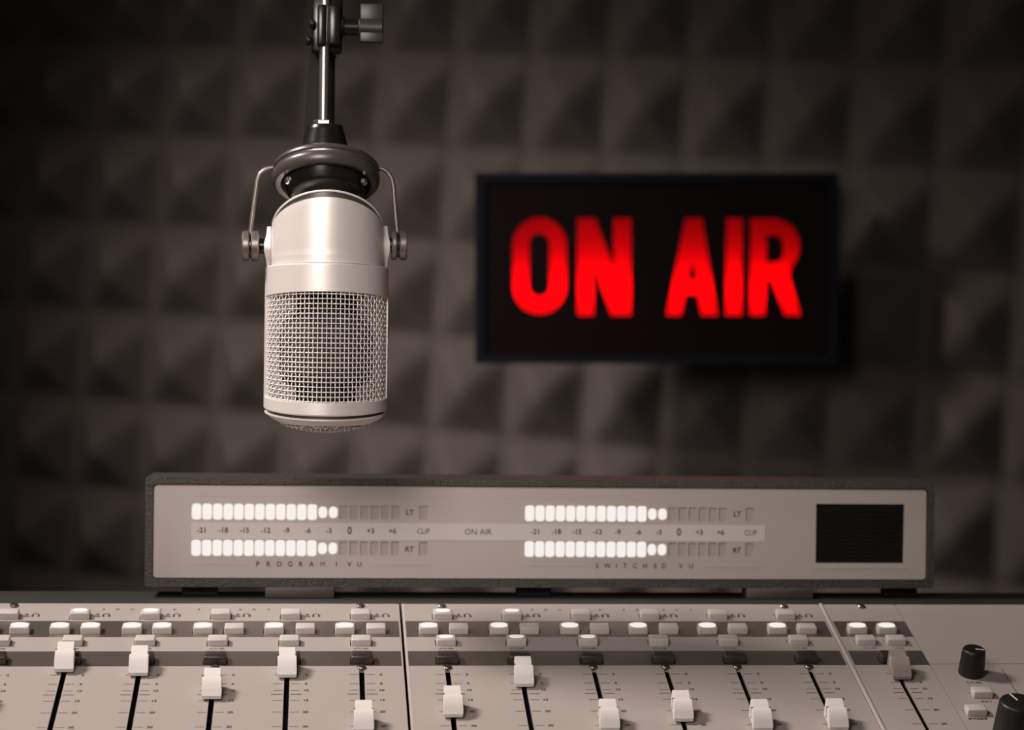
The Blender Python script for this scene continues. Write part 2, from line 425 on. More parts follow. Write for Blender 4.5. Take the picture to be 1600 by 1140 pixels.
# fader caps
def cap_back():
    bm = bmesh.new()
    P = [(-6.3, 1.0), (6.9, 1.0), (7.3, 2.2), (6.6, 10.3), (6.2, 10.9), (5.4, 11.0), (2.0, 9.6), (0.0, 9.0), (-2.5, 7.6), (-6.3, 3.4)]
    extrude_poly(bm, [(a * mm, b * mm) for a, b in P], -4.25 * mm, 4.25 * mm)
    bmesh.ops.bevel(bm, geom=[e for e in bm.edges if abs(e.verts[0].co.x - e.verts[1].co.x) < 1e-6], offset=0.0003, segments=2, affect='EDGES')
    return bm
def cap_grip():
    bm = bmesh.new()
    P = [(0.3, 5.2), (0.6, 8.6), (0.3, 9.25), (-0.4, 9.45), (-2.2, 8.9), (-4.2, 7.6), (-6.2, 5.6), (-8.0, 3.1), (-8.2, 2.9), (-8.3, 1.2), (-7.6, 1.0), (-5.6, 1.0), (-4.0, 2.5)]
    extrude_poly(bm, [(a * mm, b * mm) for a, b in P], -4.85 * mm, 4.85 * mm)
    bmesh.ops.bevel(bm, geom=[e for e in bm.edges if abs(e.verts[0].co.x - e.verts[1].co.x) < 1e-6], offset=0.0003, segments=2, affect='EDGES')
    return bm
def cap_seam():
    bm = bmesh.new()
    P = [(0.3, 3.6), (1.1, 8.6), (1.0, 9.35), (0.3, 9.3), (0.0, 3.6)]
    for s in (-1, 1):
        extrude_poly(bm, [(a * mm, b * mm) for a, b in P], s * 4.0 * mm, s * 4.9 * mm)
    return bm
def cap_stem():
    bm = bmesh.new(); box(bm, (-0.9 * mm, -2.5 * mm, -0.007), (0.9 * mm, 2.5 * mm, 0.0012)); return bm
cap = obj('fader_cap', cap_back(), 'cap', con, smooth=35)
g = obj('grip', cap_grip(), 'cap', cap, smooth=35); s = obj('seam', cap_seam(), 'void', cap, label='thin dark seam'); st = obj('stem', cap_stem(), 'void', cap)
gcap = obj('fader_cap', cap_back(), 'cap_grey', con, smooth=35, label='grey fader cap')
obj('grip', cap_grip(), 'cap_grey', gcap, smooth=35); obj('seam', cap_seam(), 'white_line', gcap, label='pale seam'); obj('stem', cap_stem(), 'void', gcap)
FRONT = {-149.7: 0.8, -112.3: -3.4, -74.5: -27.6, -37.8: -5.6, 0.1: -61.0, 44.2: -46.6, 82.0: -15.8, 120.0: -60.5, 157.9: -51.8, 195.8: -61.3, 233.9: -60.8, -187.0: -40.0}
first = True
for x, f in FRONT.items():
    L = (x * mm, (f + 8.3) * mm, 0)
    if first: cap.location = L; first = False
    else: share('fader_cap', cap, con, L)
gcap.location = (279.7 * mm, (-9.0 + 8.3) * mm, 0)

# screws
bm = bmesh.new(); lathe(bm, [(0.0023, -0.0002), (0.0023, 0.0007), (0.0017, 0.0013)], 20)
sc0 = obj('panel_screw', bm, 'screw', con, smooth=40); sc0.location = (CHS[0] * mm, 6.6 * mm, 0)
slot_src = None
bm = bmesh.new(); box(bm, (-0.0013, -0.0003, 0.0012), (0.0014, 0.0003, 0.00134)); obj('screw_slot', bm, 'void', sc0)
for x in CHS[1:]: share('panel_screw', sc0, con, (x * mm, 6.6 * mm, 0), (0, 0, 0.5 + x * 0.01))
for x in (-185.0, 0.6, 45.0, 235.5, 279.5): share('panel_screw', sc0, con, (x * mm, 77.6 * mm, 0), (0, 0, 0.9 + x * 0.01))

# rotary knobs
def knob(a, b, r0, r1, h, ang, lab):
    bm = bmesh.new()
    lathe(bm, [(r0, 0.0003), (r0 * 1.01, 0.0012), (r1 * 1.02, h - 0.0012), (r1 * 0.97, h - 0.0004), (r1 * 0.9, h)], 48)
    for i in range(24):
        p = 2 * PI * i / 24; M = Matrix.Rotation(p, 4, 'Z')
        vs = box(bm, (r0 * 0.985, -0.00035, 0.0015), (r0 * 1.02, 0.00035, h - 0.002))
        for v in vs:
            k = v.co.z / h; v.co.x *= (1 - k) + k * r1 / r0; v.co = M @ v.co
    k = obj('rotary_knob', bm, 'knob', con, smooth=35, loc=(a * mm, b * mm, 0), label=lab)
    bm = bmesh.new(); box(bm, (-0.00035, r1 * 0.12, h - 0.0001), (0.00035, r1 * 0.86, h + 0.00012))
    obj('pointer_line', bm, 'white_line', k, rot=(0, 0, ang), label='white pointer line')
knob(318.9, -0.6, 6.7 * mm, 5.9 * mm, 14.5 * mm, math.radians(-104), 'small black knob')
knob(321.2, -65.5, 10.6 * mm, 9.2 * mm, 19.5 * mm, math.radians(16), 'large black knob')

# printing
Z1 = 0.00005
ALLC = CHS + [279.7, 318.0]
inks = [bmesh.new() for _ in ALLC]; marks = {}; lines = [bmesh.new() for _ in ALLC]
def md(x): return 0 if x < CUT1 else 1 if x < CUT2 else 2 if x < CUT3 else 3
def mi(x): return min(range(len(ALLC)), key=lambda i: abs(ALLC[i] - x) + (500 if md(ALLC[i]) != md(x) else 0))
def mark(kind, x):
    if (kind, mi(x)) not in marks: marks[(kind, mi(x))] = bmesh.new()
    return marks[(kind, mi(x))]
def ptxt(s, x, y, size, sx=1.0, bold=0.03, kind=None): put_text(mark(kind, x) if kind else inks[mi(x)], s, x * mm, y * mm, size * mm, Z1, sx, bold)
def pbar(x0, x1, y, w, which=lines): bar(which[mi((x0 + x1) / 2)], x0 * mm, x1 * mm, (y - w / 2) * mm, (y + w / 2) * mm, 0, Z1)
TK = [(0, -0.4), (5, -9.9), (10, -16.8), (None, -20.8), (15, -27.1), (20, -38.7), (30, -52.9), (40, -68.0), (50, -84.0), (60, -100.0)]
for x in CHS + [279.7]:
    for lab, y in TK:
        h = 7.5 if lab is None else 6.5; wd = 0.75 if lab is None else 0.5
        for s in (-1, 1):
            pbar(*sorted((x + s * 2.0, x + s * h)), y, wd)
        if lab is not None: ptxt(str(lab), x + 9.7, y, 2.8, 1.0, 0.04)
for x in R3[:12]: ptxt('CUE', x - 0.2, 28.1, 1.9, 2.1, kind='button_label')
ptxt('CUE', 272.0, 28.1, 1.9, 2.0, kind='button_label'); ptxt('CUE', 288.2, 28.1, 1.9, 1.3, kind='button_label')
ptxt('CUE', 317.6, -10.3, 2.4, 1.75); ptxt('EXT', 318.3, -30.5, 2.2, 1.5, kind='button_label'); ptxt('PGM', 308.2, -48.1, 2.5, 1.9, 0.05, kind='button_label')
def icons(x, y):
    b = mark('printed_icon', x); g = 1.3
    extr = [(-1.1, -0.3), (-0.5, 0.5), (-0.4, 1.2), (0.4, 1.2), (0.5, 0.5), (1.1, -0.3)]
    b.faces.new([b.verts.new(((x + a * g) * mm, (y + c * g) * mm, Z1)) for a, c in extr])
    bar(b, (x - 1.2 * g) * mm, (x + 1.2 * g) * mm, (y - 1.8 * g) * mm, (y - 1.0 * g) * mm, 0, Z1)
    hx = x + 4.7; n = 10
    for k in range(n):
        a0 = PI * k / n; a1 = PI * (k + 1) / n
        P = [(hx + math.cos(a0) * 1.5 * g, y + math.sin(a0) * 1.5 * g), (hx + math.cos(a1) * 1.5 * g, y + math.sin(a1) * 1.5 * g),
             (hx + math.cos(a1) * 0.95 * g, y + math.sin(a1) * 0.95 * g), (hx + math.cos(a0) * 0.95 * g, y + math.sin(a0) * 0.95 * g)]
        b.faces.new([b.verts.new((p * mm, q * mm, Z1)) for p, q in P])
    for s in (-1, 1): bar(b, (hx + (s * 1.2 - 0.45) * g) * mm, (hx + (s * 1.2 + 0.45) * g) * mm, (y - 1.7 * g) * mm, (y + 0.1) * mm, 0, Z1)
for x in R1: icons(x + 8.9, 66.9)
for off in (0.0, 231.5):
    base = -137.1 + off
    for k, ch in enumerate('SOURCE SELECT'):
        px = [0, 7.5, 15.2, 22.7, 30.1, 37.7, 0, 50.7, 58.2, 65.6, 72.9, 80.3, 88.1][k]
        if ch != ' ': ptxt(ch, base + px, 73.5, 2.1, 1.25, 0.04, kind='title_letter')
pbar(337.0 - 0.2, 337.0 + 0.2, -34.0, 77.0); pbar(300.4, 439.0, 10.1, 0.3)
for (kd, i), b in marks.items(): obj(kd, b, 'ink', mods[md(ALLC[i])], loc=(0, 0, TH))
for i in range(len(ALLC)):
    obj('printed_scale', inks[i], 'ink', mods[md(ALLC[i])], loc=(0, 0, TH), label='dark printed lettering'); obj('scale_lines', lines[i], 'ink_line', mods[md(ALLC[i])], loc=(0, 0, TH), label='brown printed lines')

# ---------------------------------------------------------------- meter bridge
Q = Vector((-0.08971204, 1.16374999, 0.98014525))
mb = empty('meter_bridge', Matrix.Translation(Q), 'long low level-meter unit with two rows of glowing segments, standing behind the mixing console', 'level meter')
def fr(x0, z0, x1, z1, y0, y1, bev=0.0, bm=None):
    bm = bm or bmesh.new(); box(bm, (x0 * mm, y0 * mm, z0 * mm), (x1 * mm, y1 * mm, z1 * mm), bev * mm); return bm
def plate_xz(name, loops, y, th, material, parent, label=None):
    me = filled(loops, th * mm)
    for v in me.vertices: v.co = Vector((v.co.x, y * mm - v.co.z + th * mm, v.co.y))
    return obj(name, me, material, parent, label=label)
# housing: frame tube with rounded corners
def ring_prism(bm, outer, inner, y0, y1):
    n = len(outer); R = []
    for L in (outer, inner):
        for y in (y0, y1): R.append([bm.verts.new((p[0], y, p[1])) for p in L])
    of, ob, inf, inb = R
    for i in range(n):
        j = (i + 1) % n
        for q in ((of[i], of[j], ob[j], ob[i]), (inf[i], inb[i], inb[j], inf[j]), (of[i], inf[i], inf[j], of[j]), (ob[i], ob[j], inb[j], inb[i])): bm.faces.new(q)
bm = bmesh.new()
ring_prism(bm, rrect(-4.9 * mm, -4.9 * mm, 445.9 * mm, 56.4 * mm, 1.6 * mm, 4), rrect(-0.7 * mm, -0.5 * mm, 442.2 * mm, 52.5 * mm, 2.2 * mm, 4), -2.2 * mm, 46 * mm)
bmesh.ops.bevel(bm, geom=[e for e in bm.edges if abs(e.verts[0].co.y - e.verts[1].co.y) < 1e-7 and e.calc_face_angle(0) > 1.0], offset=0.0007, segments=2, affect='EDGES')
hs = obj('housing', bm, 'housing', mb, smooth=50, label='grained dark housing')
obj('back_plate', fr(-0.6, -0.4, 442.1, 52.4, 40, 45), 'body', mb)
# faceplate with real cut-outs
SP = 5.86
holes = []; segs = []
for X0 in (20.7, 208.3):
    for z0 in (32.6, 12.3):
        for i in range(20):
            x = X0 + SP * i
            if i < 12: h = (x, z0, x + 5.25, z0 + 8.9, 1.5, 'lit')
            elif i < 14: h = (x + 0.3, z0 + 1.1, x + 5.2, z0 + 7.6, 2.2, 'lit')
            else: h = (x + 0.4, z0 + 0.6, x + 4.9, z0 + 8.2, 0.3, 'off')
            segs.append(h)
        segs.append((X0 + 127.4, z0 + 0.6, X0 + 132.2, z0 + 8.2, 0.3, 'off'))
for (a, b, c, d, r, k) in segs: holes.append(rrect(a * mm, b * mm, c * mm, d * mm, r * mm, 3))
holes.append(rrect(376.8 * mm, 9.3 * mm, 428.7 * mm, 43.4 * mm, 0.3 * mm, 2))
face = plate_xz('faceplate', [rrect(-0.3 * mm, 0, 441.7 * mm, 51.9 * mm, 2.0 * mm, 4)] + holes, 0.0, 1.3, 'face', mb, 'satin grey faceplate')
nl = nu = 0
for (a, b, c, d, r, k) in segs:
    if k == 'lit':
        bm = bmesh.new(); L = rrect(a * mm + 0.00003, b * mm + 0.00003, c * mm - 0.00003, d * mm - 0.00003, r * mm, 3)
        L2 = [((p[0] - (a + c) / 2 * mm) * 0.9 + (a + c) / 2 * mm, (p[1] - (b + d) / 2 * mm) * 0.94 + (b + d) / 2 * mm) for p in L]
        n = len(L); V0 = [bm.verts.new((p[0], 0.0016, p[1])) for p in L]; V1 = [bm.verts.new((p[0], -0.0001, p[1])) for p in L]; V2 = [bm.verts.new((p[0], -0.0006, p[1])) for p in L2]
        for P, N2 in ((V0, V1), (V1, V2)):
            for i in range(n): bm.faces.new((P[i], P[(i + 1) % n], N2[(i + 1) % n], N2[i]))
        bm.faces.new(V2); bm.faces.new(V0)
        obj('lit_segment', bm, 'seg_on', mb, smooth=40, label='glowing white meter segment')
    else:
        obj('unlit_segment', fr(a + 0.02, b + 0.02, c - 0.02, d - 0.02, 1.1, 2.2), 'seg_off', mb)
gr = obj('speaker_grille', fr(376.0, 8.5, 429.5, 44.2, 1.6, 2.4), 'grille_dark', mb, label='black perforated window')
bm = bmesh.new()
for i in range(21):
    for j in range(14):
        x, z = 378.3 + i * 2.45 + (j % 2) * 1.2, 10.6 + j * 2.43
        if x > 428: continue
        M = Matrix.Translation((x * mm, 1.55 * mm, z * mm)) @ Matrix.Rotation(PI / 2, 4, 'X')
        lathe(bm, [(0.00042, 0), (0.00055, 0.00006), (0.00042, 0.00012)], 6, M, close=False)
obj('perforation', bm, 'body', gr)
plate_xz('scale_strip', [rrect(20.5 * mm, 21.6 * mm, 346.8 * mm, 31.0 * mm)], -0.12, 0.12, 'strip', mb, 'pale strip with numbers')
bm = bmesh.new()
for x0, x1, z in ((18.2, 431.3, 45.9), (20.8, 52.4, 8.0), (122.0, 153.8, 8.0), (209.9, 245.1, 7.8), (310.2, 344.5, 7.6), (374.8, 431.0, 6.9)):
    fr(x0, z - 0.28, x1, z + 0.28, -0.2, 0.0, bm=bm)
obj('rule_line', bm, 'faint', face, label='fine pale rule')
bm = bmesh.new()
def bt(s, x, z, size, sx=1.0, bold=0.02, y=-0.16): put_text(bm, s, x * mm, z * mm, size * mm, y * mm, sx, bold, front=True)
for X0 in (0.0, 188.0):
    for s, x in (('-21', 26.4), ('-18', 38.3), ('-15', 50.1), ('-12', 61.9), ('-9', 73.6), ('-6', 85.5), ('-3', 97.3), ('+3', 120.7), ('+6', 133.0)): bt(s, x + X0, 26.7, 4.1)
    bt('0', 108.9 + X0, 26.8, 5.9, 0.85); bt('CLIP', 150.5 + X0, 26.6, 4.4, 0.85, 0.0)
    bt('LT', 142.7 + X0, 37.2, 4.3, 0.95, y=-0.05); bt('RT', 142.7 + X0, 16.4, 4.3, 0.95, y=-0.05)
bt('ON AIR', 181.6, 26.4, 4.8, 0.95, 0.0)
for s, x in zip('PROGRAM1VU', (57.7, 63.6, 69.7, 75.8, 81.7, 87.8, 94.0, 101.8, 109.1, 114.6)): bt(s, x, 7.8, 4.0, 0.95, 0.0 if s == 'M' else 0.02, y=-0.05)
for s, x in zip('SWITCHEDVU', (249.8, 255.8, 261.1, 265.9, 271.7, 277.5, 283.5, 288.5, 298.3, 304.1)): bt(s, x, 7.4, 3.9, 0.95, 0.012, y=-0.05)
obj('printed_scale', bm, 'ink', face, label='dark printed lettering')
for a, b in ((62.3, 100.7), (336.1, 374.3)):
    fz = (LEDGE_Z - Q.z) / mm
    bm = bmesh.new(); box(bm, (a * mm, -0.006, fz * mm + 0.0001), (b * mm, 0.012, -4.95 * mm), 0.0008); obj('foot', bm, 'foot', mb, smooth=40, label='grey block foot')
for a in (15.0, 205.0, 420.0):
    bm = bmesh.new(); box(bm, (a * mm, 0.010, fz * mm + 0.0001), ((a + 20) * mm, 0.018, -4.95 * mm), 0.0006); obj('foot', bm, 'body', mb)

# ---------------------------------------------------------------- microphone
MC = Vector((0.0045, 1.0824, 1.10005))
mic = empty('studio_microphone', Matrix.Translation(MC), 'satin silver broadcast microphone with woven wire grille, hanging in a wire yoke', 'microphone')
S = 1.078 / 3215.0          # metres per picture-size unit at the microphone, used only to state sizes
def h(y): return (570 - y) * S
RL, RU = 96.3 * S, 89.5 * S
def smile(k): return lambda p: k * S * (abs(math.sin(p)) - 0.0)   # bulge of a ring's edge toward front and back
# angle p: front of the mic is -Y -> sin(p) = -1
# upper shell: arched rim, lower seam
N = 128
def ringrow(r, ze, zc):
    zc = zc * (1 - 0.027 * r / RL)      
    return [(r * math.cos(2 * PI * i / N), r * math.sin(2 * PI * i / N), ze + (zc - ze) * abs(math.sin(2 * PI * i / N))) for i in range(N)]
def skin(bm, rows, cap0=False, cap1=False):
    R = [[bm.verts.new(c) for c in row] for row in rows]
    for a, b in zip(R, R[1:]):
        n = len(a)
        for i in range(n):
            j = (i + 1) % n; bm.faces.new((a[i], a[j], b[j], b[i]))
    if cap0: bm.faces.new(R[0])
    if cap1: bm.faces.new(R[-1])
bm = bmesh.new()
rows = [ringrow(RU * 0.93, h(419), h(410.5)), ringrow(RU, h(418.5), h(410)), ringrow(RU, h(417), h(408.5)), ringrow(RU, h(406), h(398)), ringrow(RU, h(405), h(397)), ringrow(RU * 0.998, h(404), h(396))]
for k in range(1, 9):
    q = k / 8; rows.append(ringrow(RU * (0.998 - 0.018 * q * q), h(404 - 40 * q), h(396 - 86 * q)))
rows += [ringrow(RU * 0.978, h(362.5), h(308.4)), ringrow(RU * 0.955, h(362), h(308))]
skin(bm, rows); ub = obj('upper_shell', bm, 'mic', mic, smooth=60)
bm = bmesh.new()
skin(bm, [ringrow(RU * 0.956, h(366), h(313)), ringrow(RU * 0.956, h(361), h(307)), ringrow(RU * 0.945, h(358), h(299))]); obj('dark_band', bm, 'mic_dark', mic, smooth=60)
bm = bmesh.new()
pts = [(RU * 0.955 * math.cos(2 * PI * i / N), RU * 0.955 * math.sin(2 * PI * i / N), h(358) + (h(298) * 0.975 - h(358)) * abs(math.sin(2 * PI * i / N)) ** 1.0) for i in range(N)]
tube(bm, pts, 0.0006, 6, closed=True); obj('top_rim', bm, 'wire', mic, smooth=60)
bm = bmesh.new(); rows = []
for k in range(8):
    q = k / 7; rows.append(ringrow(RU * 0.945 * math.cos(q * PI / 2 * 0.93), h(358 - 30 * math.sin(q * PI / 2)), h(299 - 1 * math.sin(q * PI / 2))))
skin(bm, rows, cap1=True); obj('top_cap', bm, 'mic', mic, smooth=60)
# collar
bm = bmesh.new()
skin(bm, [ringrow(RU * 0.95, h(419), h(410.5)), ringrow(RL * 0.99, h(419.4), h(411)), ringrow(RL, h(420.4), h(411.8)), ringrow(RL, h(422), h(413.4)), ringrow(RL, h(443), h(433.5)), ringrow(RL, h(464), h(453)), ringrow(RL, h(466), h(455)), ringrow(RL * 0.975, h(467), h(456)), ringrow(RL * 0.93, h(467), h(456))])
obj('collar', bm, 'mic', mic, smooth=50)
# bottom ring, groove, bevelled end
bm = bmesh.new()
skin(bm, [ringrow(RL * 0.93, h(618), h(629)), ringrow(RL * 0.985, h(618), h(630)), ringrow(RL, h(618.6), h(630.6)), ringrow(RL, h(620), h(632)), ringrow(RL, h(634), h(648)), ringrow(RL, h(635), h(649)), ringrow(RL * 0.99, h(636.5), h(650.5)), ringrow(RL * 0.94, h(637), h(651))])
obj('lower_ring', bm, 'mic', mic, smooth=50)
bm = bmesh.new(); skin(bm, [ringrow(RL * 0.945, h(634), h(648)), ringrow(RL * 0.945, h(645), h(659))]); obj('end_groove', bm, 'mic_dark', mic, smooth=60)
bm = bmesh.new()
skin(bm, [ringrow(RL * 0.94, h(641), h(655)), ringrow(RL * 0.985, h(641.5), h(655.5)), ringrow(RL * 0.985, h(643.5), h(657.5)), ringrow(RL * 0.86, h(653), h(663)), ringrow(RL * 0.74, h(659), h(666)), ringrow(RL * 0.70, h(659.5), h(666))])
obj('end_bezel', bm, 'mic', mic, smooth=40)
# side posts of the grille window
for s in (-1, 1):
    bm = bmesh.new()
    n = 5; z0, z1 = h(620), h(465); a0 = math.radians(10)
    cols = []
    for k in range(n + 1):
        t = -a0 + 2 * a0 * k / n
        cols.append([(s * r * math.cos(t), r * math.sin(t)) for r in (RL * 0.93, RL * 1.0)])
    V = [[bm.verts.new((c[0], c[1], z)) for c in col for z in (z0, z1)] for col in cols]
    for A_, B_ in zip(V, V[1:]):
        for (i, j) in ((0, 1), (1, 3), (3, 2), (2, 0)): bm.faces.new((A_[i], A_[j], B_[j], B_[i]))
    bm.faces.new((V[0][0], V[0][1], V[0][3], V[0][2])); bm.faces.new((V[-1][0], V[-1][1], V[-1][3], V[-1][2]))
    obj('side_post', bm, 'mic', mic, smooth=50)
# woven wire
RM = RL * 0.958; NW = 84; WR = 0.00031; AMP = 0.00052
zt_e, zt_c, zb_e, zb_c = h(465), h(455) * 0.974, h(620), h(632) * 0.974
NR = 23
def mz(p, v): # v 0..1 top to bottom along the mesh
    s = abs(math.sin(p)); a = zt_e + (zt_c - zt_e) * s; b = zb_e + (zb_c - zb_e) * s
    return a + (b - a) * v
bm = bmesh.new()
for j in range(NW):
    p = 2 * PI * j / NW; L = []
    for q in range(NR * 2 + 1):
        v = q / (NR * 2.0)
        off = AMP * math.cos(PI * (q / 2.0 - 0.5) + PI * j) * 1.0
        r = RM + off
        L.append((r * math.cos(p), r * math.sin(p), mz(p, v)))
    tube(bm, L, WR, 5, caps=False)
for k in range(NR):
    v = (k + 0.5) / NR; L = []
    for q in range(NW * 2):
        p = 2 * PI * q / (NW * 2); r = RM - AMP * math.cos(PI * (q / 2.0) + PI * k)
        L.append((r * math.cos(p), r * math.sin(p), mz(p, v)))
    tube(bm, L, WR, 5, closed=True)
obj('grille_mesh', bm, 'wire', mic, smooth=180, label='woven silver wire grille')
bm = bmesh.new()
lathe(bm, [(RL * 0.50, h(640)), (RL * 0.50, h(450))], 48); obj('added_dark_core', bm, 'void', mic, smooth=60)  # added black core hides the lit back mesh, keeps the interior dark
bm = bmesh.new()
lathe(bm, [(RL * 0.52, h(606)), (RL * 0.70, h(596)), (RL * 0.76, h(580)), (RL * 0.76, h(522)), (RL * 0.70, h(504)), (RL * 0.52, h(492))], 48); obj('inner_basket', bm, 'basket', mic, smooth=60, label='brown inner basket behind the wire')
# bottom grille: woven dome
bm = bmesh.new(); RB_ = RL * 0.72; n = 19
def dome(x, y):
    rr = min(1.0, math.hypot(x, y) / RB_); return h(661) - (1 - rr * rr) * 11.5 * S - abs(y) / RB_ * 6.0 * S * (1.0 - 0.3 * rr)
sp = 2 * RB_ / n
for k in range(n):
    c = -RB_ + (k + 0.5) * sp; ext = math.sqrt(max(0, RB_ ** 2 - c * c)); m_ = max(4, int(2 * ext / sp * 2))
    for ax in (0, 1):
        L = []
        for q in range(m_ + 1):
            t_ = -ext + 2 * ext * q / m_
            z = AMP * math.cos(PI * ((t_ + RB_) / sp - 0.5) + PI * k + PI * ax)
            L.append((t_, c, dome(t_, c) + z) if ax == 0 else (c, t_, dome(c, t_) + z))
        tube(bm, L, WR, 5, caps=False)
obj('end_grille', bm, 'wire', mic, smooth=180, label='woven wire end grille')
bm = bmesh.new(); lathe(bm, [(RL * 0.72, h(659)), (RL * 0.66, h(656)), (0.002, h(650))], 40); obj('end_plate', bm, 'mic_dark', mic, smooth=60)

# yoke: pivots, arms, suspension disc
def disc_x(bm, x0, x1, r, z, bev=0.0006, n=40):
    M = Matrix.Translation((x0, 0, z)) @ Matrix.Rotation(PI / 2, 4, 'Y'); L = x1 - x0
    lathe(bm, [(r - bev, 0), (r, bev), (r, L - bev), (r - bev, L)], n, M)
XC = 509.0
def X(px): return (px - XC) * S
zk = h(386)
for pts_ in ([(X(426), 0, h(263.5)), (X(418), 0, h(264)), (X(410), 0, h(267)), (X(403), 0, h(273)), (X(399), 0, h(283)), (X(397), 0, h(300)), (X(393), 0, h(330)), (X(389.5), 0, h(362)), (X(389.5), 0, h(405))],
    [(X(586), 0, h(261)), (X(594), 0, h(262)), (X(601), 0, h(266)), (X(608), 0, h(276)), (X(611), 0, h(290)), (X(614.5), 0, h(330)), (X(617.5), 0, h(358)), (X(618.5), 0, h(398))]):
    bm = bmesh.new(); tube(bm, pts_, 0.00115, 8); obj('yoke_arm', bm, 'gunmetal', mic, smooth=60, label='bent wire arm')
for side, discs, shaft, flange in ((-1, ((377, 388), (391, 403)), (402, 414), (413, 421)), (1, ((609, 617), (621, 633)), (600, 610), (596, 602))):
    zz = zk if side < 0 else h(381)
    for a, b in discs:
        bm = bmesh.new(); disc_x(bm, X(a), X(b), 23.5 * S, zz); obj('pivot_washer', bm, 'gunmetal', mic, smooth=40)
    bm = bmesh.new(); disc_x(bm, X(shaft[0]), X(shaft[1]), 11.5 * S, zz, 0.0003); obj('pivot_shaft', bm, 'black_metal', mic, smooth=40)
    bm = bmesh.new(); disc_x(bm, X(386 if side < 0 else 616), X(392 if side < 0 else 622), 19 * S, zz, 0.0004); obj('pivot_bolt', bm, 'black_metal', mic, smooth=40)
    bm = bmesh.new(); f0_, f1_ = X(flange[0]), X(flange[1])
    zc = h(388) if side < 0 else h(384)
    hh = 32 * S; P = [(-hh, 0.8), (-hh * 0.55, 1.6), (-hh * .2, 3.0), (hh * .2, 3.0), (hh * .55, 1.6), (hh, 0.8)]
    base = X(417.0) if side < 0 else X(600.0)
    bv = []
    for zq, ww in P:
        bv.append([bm.verts.new((base + side * d * S * 1.0, yy, zc + zq)) for d, yy in ((-4, -7 * S - ww * 0.0012), (ww * 2.0, -5 * S - ww * 0.0012), (ww * 2.0, 5 * S + ww * 0.0012), (-4, 7 * S + ww * 0.0012))])
    for a_, b_ in zip(bv, bv[1:]):
        for i in range(4): bm.faces.new((a_[i], a_[(i + 1) % 4], b_[(i + 1) % 4], b_[i]))
    bm.faces.new(bv[0]); bm.faces.new(bv[-1])
    obj('side_flange', bm, 'mic', mic, smooth=50)
# suspension disc, tilted so that its underside shows
T = Matrix.Translation((X(505.3), 0, h(269))) @ Matrix.Rotation(math.radians(-22), 4, 'X')
RD = 84 * S
bm = bmesh.new()
lathe(bm, [(0.012, 0.0045), (RD * 0.72, 0.0046), (RD * 0.93, 0.0034), (RD * 0.985, 0.0018), (RD * 0.985, 0.0004), (RD * 0.955, 0.0)], 96, T, close=False)
disc = obj('suspension_plate', bm, 'rubber', mic, smooth=50)
bm = bmesh.new(); lathe(bm, [(RD * 0.955, 0.0002), (RD * 0.965, -0.0004), (RD * 0.955, -0.0010)], 96, T, close=False); obj('highlight_ring', bm, 'steel', mic, smooth=50)  # steel ring added to draw the highlight line between plate and ring
bm = bmesh.new()
lathe(bm, [(RD * 0.95, -0.0008), (RD * 0.985, -0.0016), (RD * 1.0, -0.0034), (RD * 0.985, -0.0062), (RD * 0.93, -0.0078), (RD * 0.84, -0.0076), (RD * 0.80, -0.0060), (RD * 0.79, -0.0030)], 96, T, close=False)
obj('suspension_ring', bm, 'rubber', mic, smooth=50)
bm = bmesh.new()
lathe(bm, [(RD * 0.80, -0.0035), (RD * 0.76, -0.0050), (RD * 0.72, -0.0120), (RD * 0.60, -0.0150), (RD * 0.30, -0.0155)], 64, T)
obj('inner_boss', bm, 'black_metal', mic, smooth=50)
for px in (-1, 1):
    bm = bmesh.new(); lathe(bm, [(0.0018, -0.0060), (0.0018, -0.0082), (0.0010, -0.0090)], 16, T @ Matrix.Translation((px * RD * 0.70, -RD * 0.28, -0.002))); obj('boss_screw', bm, 'steel', mic, smooth=40)
bm = bmesh.new()
lathe(bm, [(37 * S, h(235)), (36 * S, h(229)), (34 * S, h(222)), (28.5 * S, h(203)), (27 * S, h(197)), (25 * S, h(195.5)), (10 * S, h(195.2))], 48, Matrix.Translation((X(503.5), 0.0, 0)))
obj('stand_socket', bm, 'black_metal', mic, smooth=45)

# ---------------------------------------------------------------- boom arm
zb = MC + Vector((X(501.5), 0, h(192)))
ba = empty('boom_arm', Matrix.Translation(zb), 'slim chrome rod with black clamp and wing screw holding the microphone from above', 'microphone stand')
def bx(px): return (px - 501.5) * S
def bz(y): return (192 - y) * S
bm = bmesh.new(); M = Matrix.Translation((bx(500.5), 0, 0))
lathe(bm, [(16.5 * S, bz(195)), (16.5 * S, bz(189.5)), (15 * S, bz(188)), (9 * S, bz(187.5))], 6, M); 
obj('lock_nut', bm, 'steel', ba)
bm = bmesh.new(); lathe(bm, [(8.3 * S, bz(189)), (8.3 * S, bz(-140))], 32, M); obj('rod', bm, 'steel', ba, smooth=60, label='polished rod')
bm = bmesh.new(); box(bm, (bx(489), -0.0060, bz(74)), (bx(503), 0.004, bz(9)), 0.0014); box(bm, (bx(506), -0.0045, bz(72)), (bx(525), 0.006, bz(8)), 0.0016)
box(bm, (bx(480), 0.002, bz(82)), (bx(528), 0.012, bz(-10)), 0.002)
obj('clamp', bm, 'black_metal', ba, smooth=40)
for (px, py) in ((482, 38), (477, 64)):
    bm = bmesh.new(); disc_x(bm, bx(px - 5), bx(px + 3), 8 * S, bz(py), 0.0008, 20); obj('clamp_bolt', bm, 'black_metal', ba, smooth=40)
bm = bmesh.new(); disc_x(bm, bx(524), bx(556), 13 * S, bz(42), 0.0008, 24); disc_x(bm, bx(526), bx(531), 17 * S, bz(42), 0.0008, 24)
ws = obj('wing_screw', bm, 'black_metal', ba, smooth=40)
bm = bmesh.new()
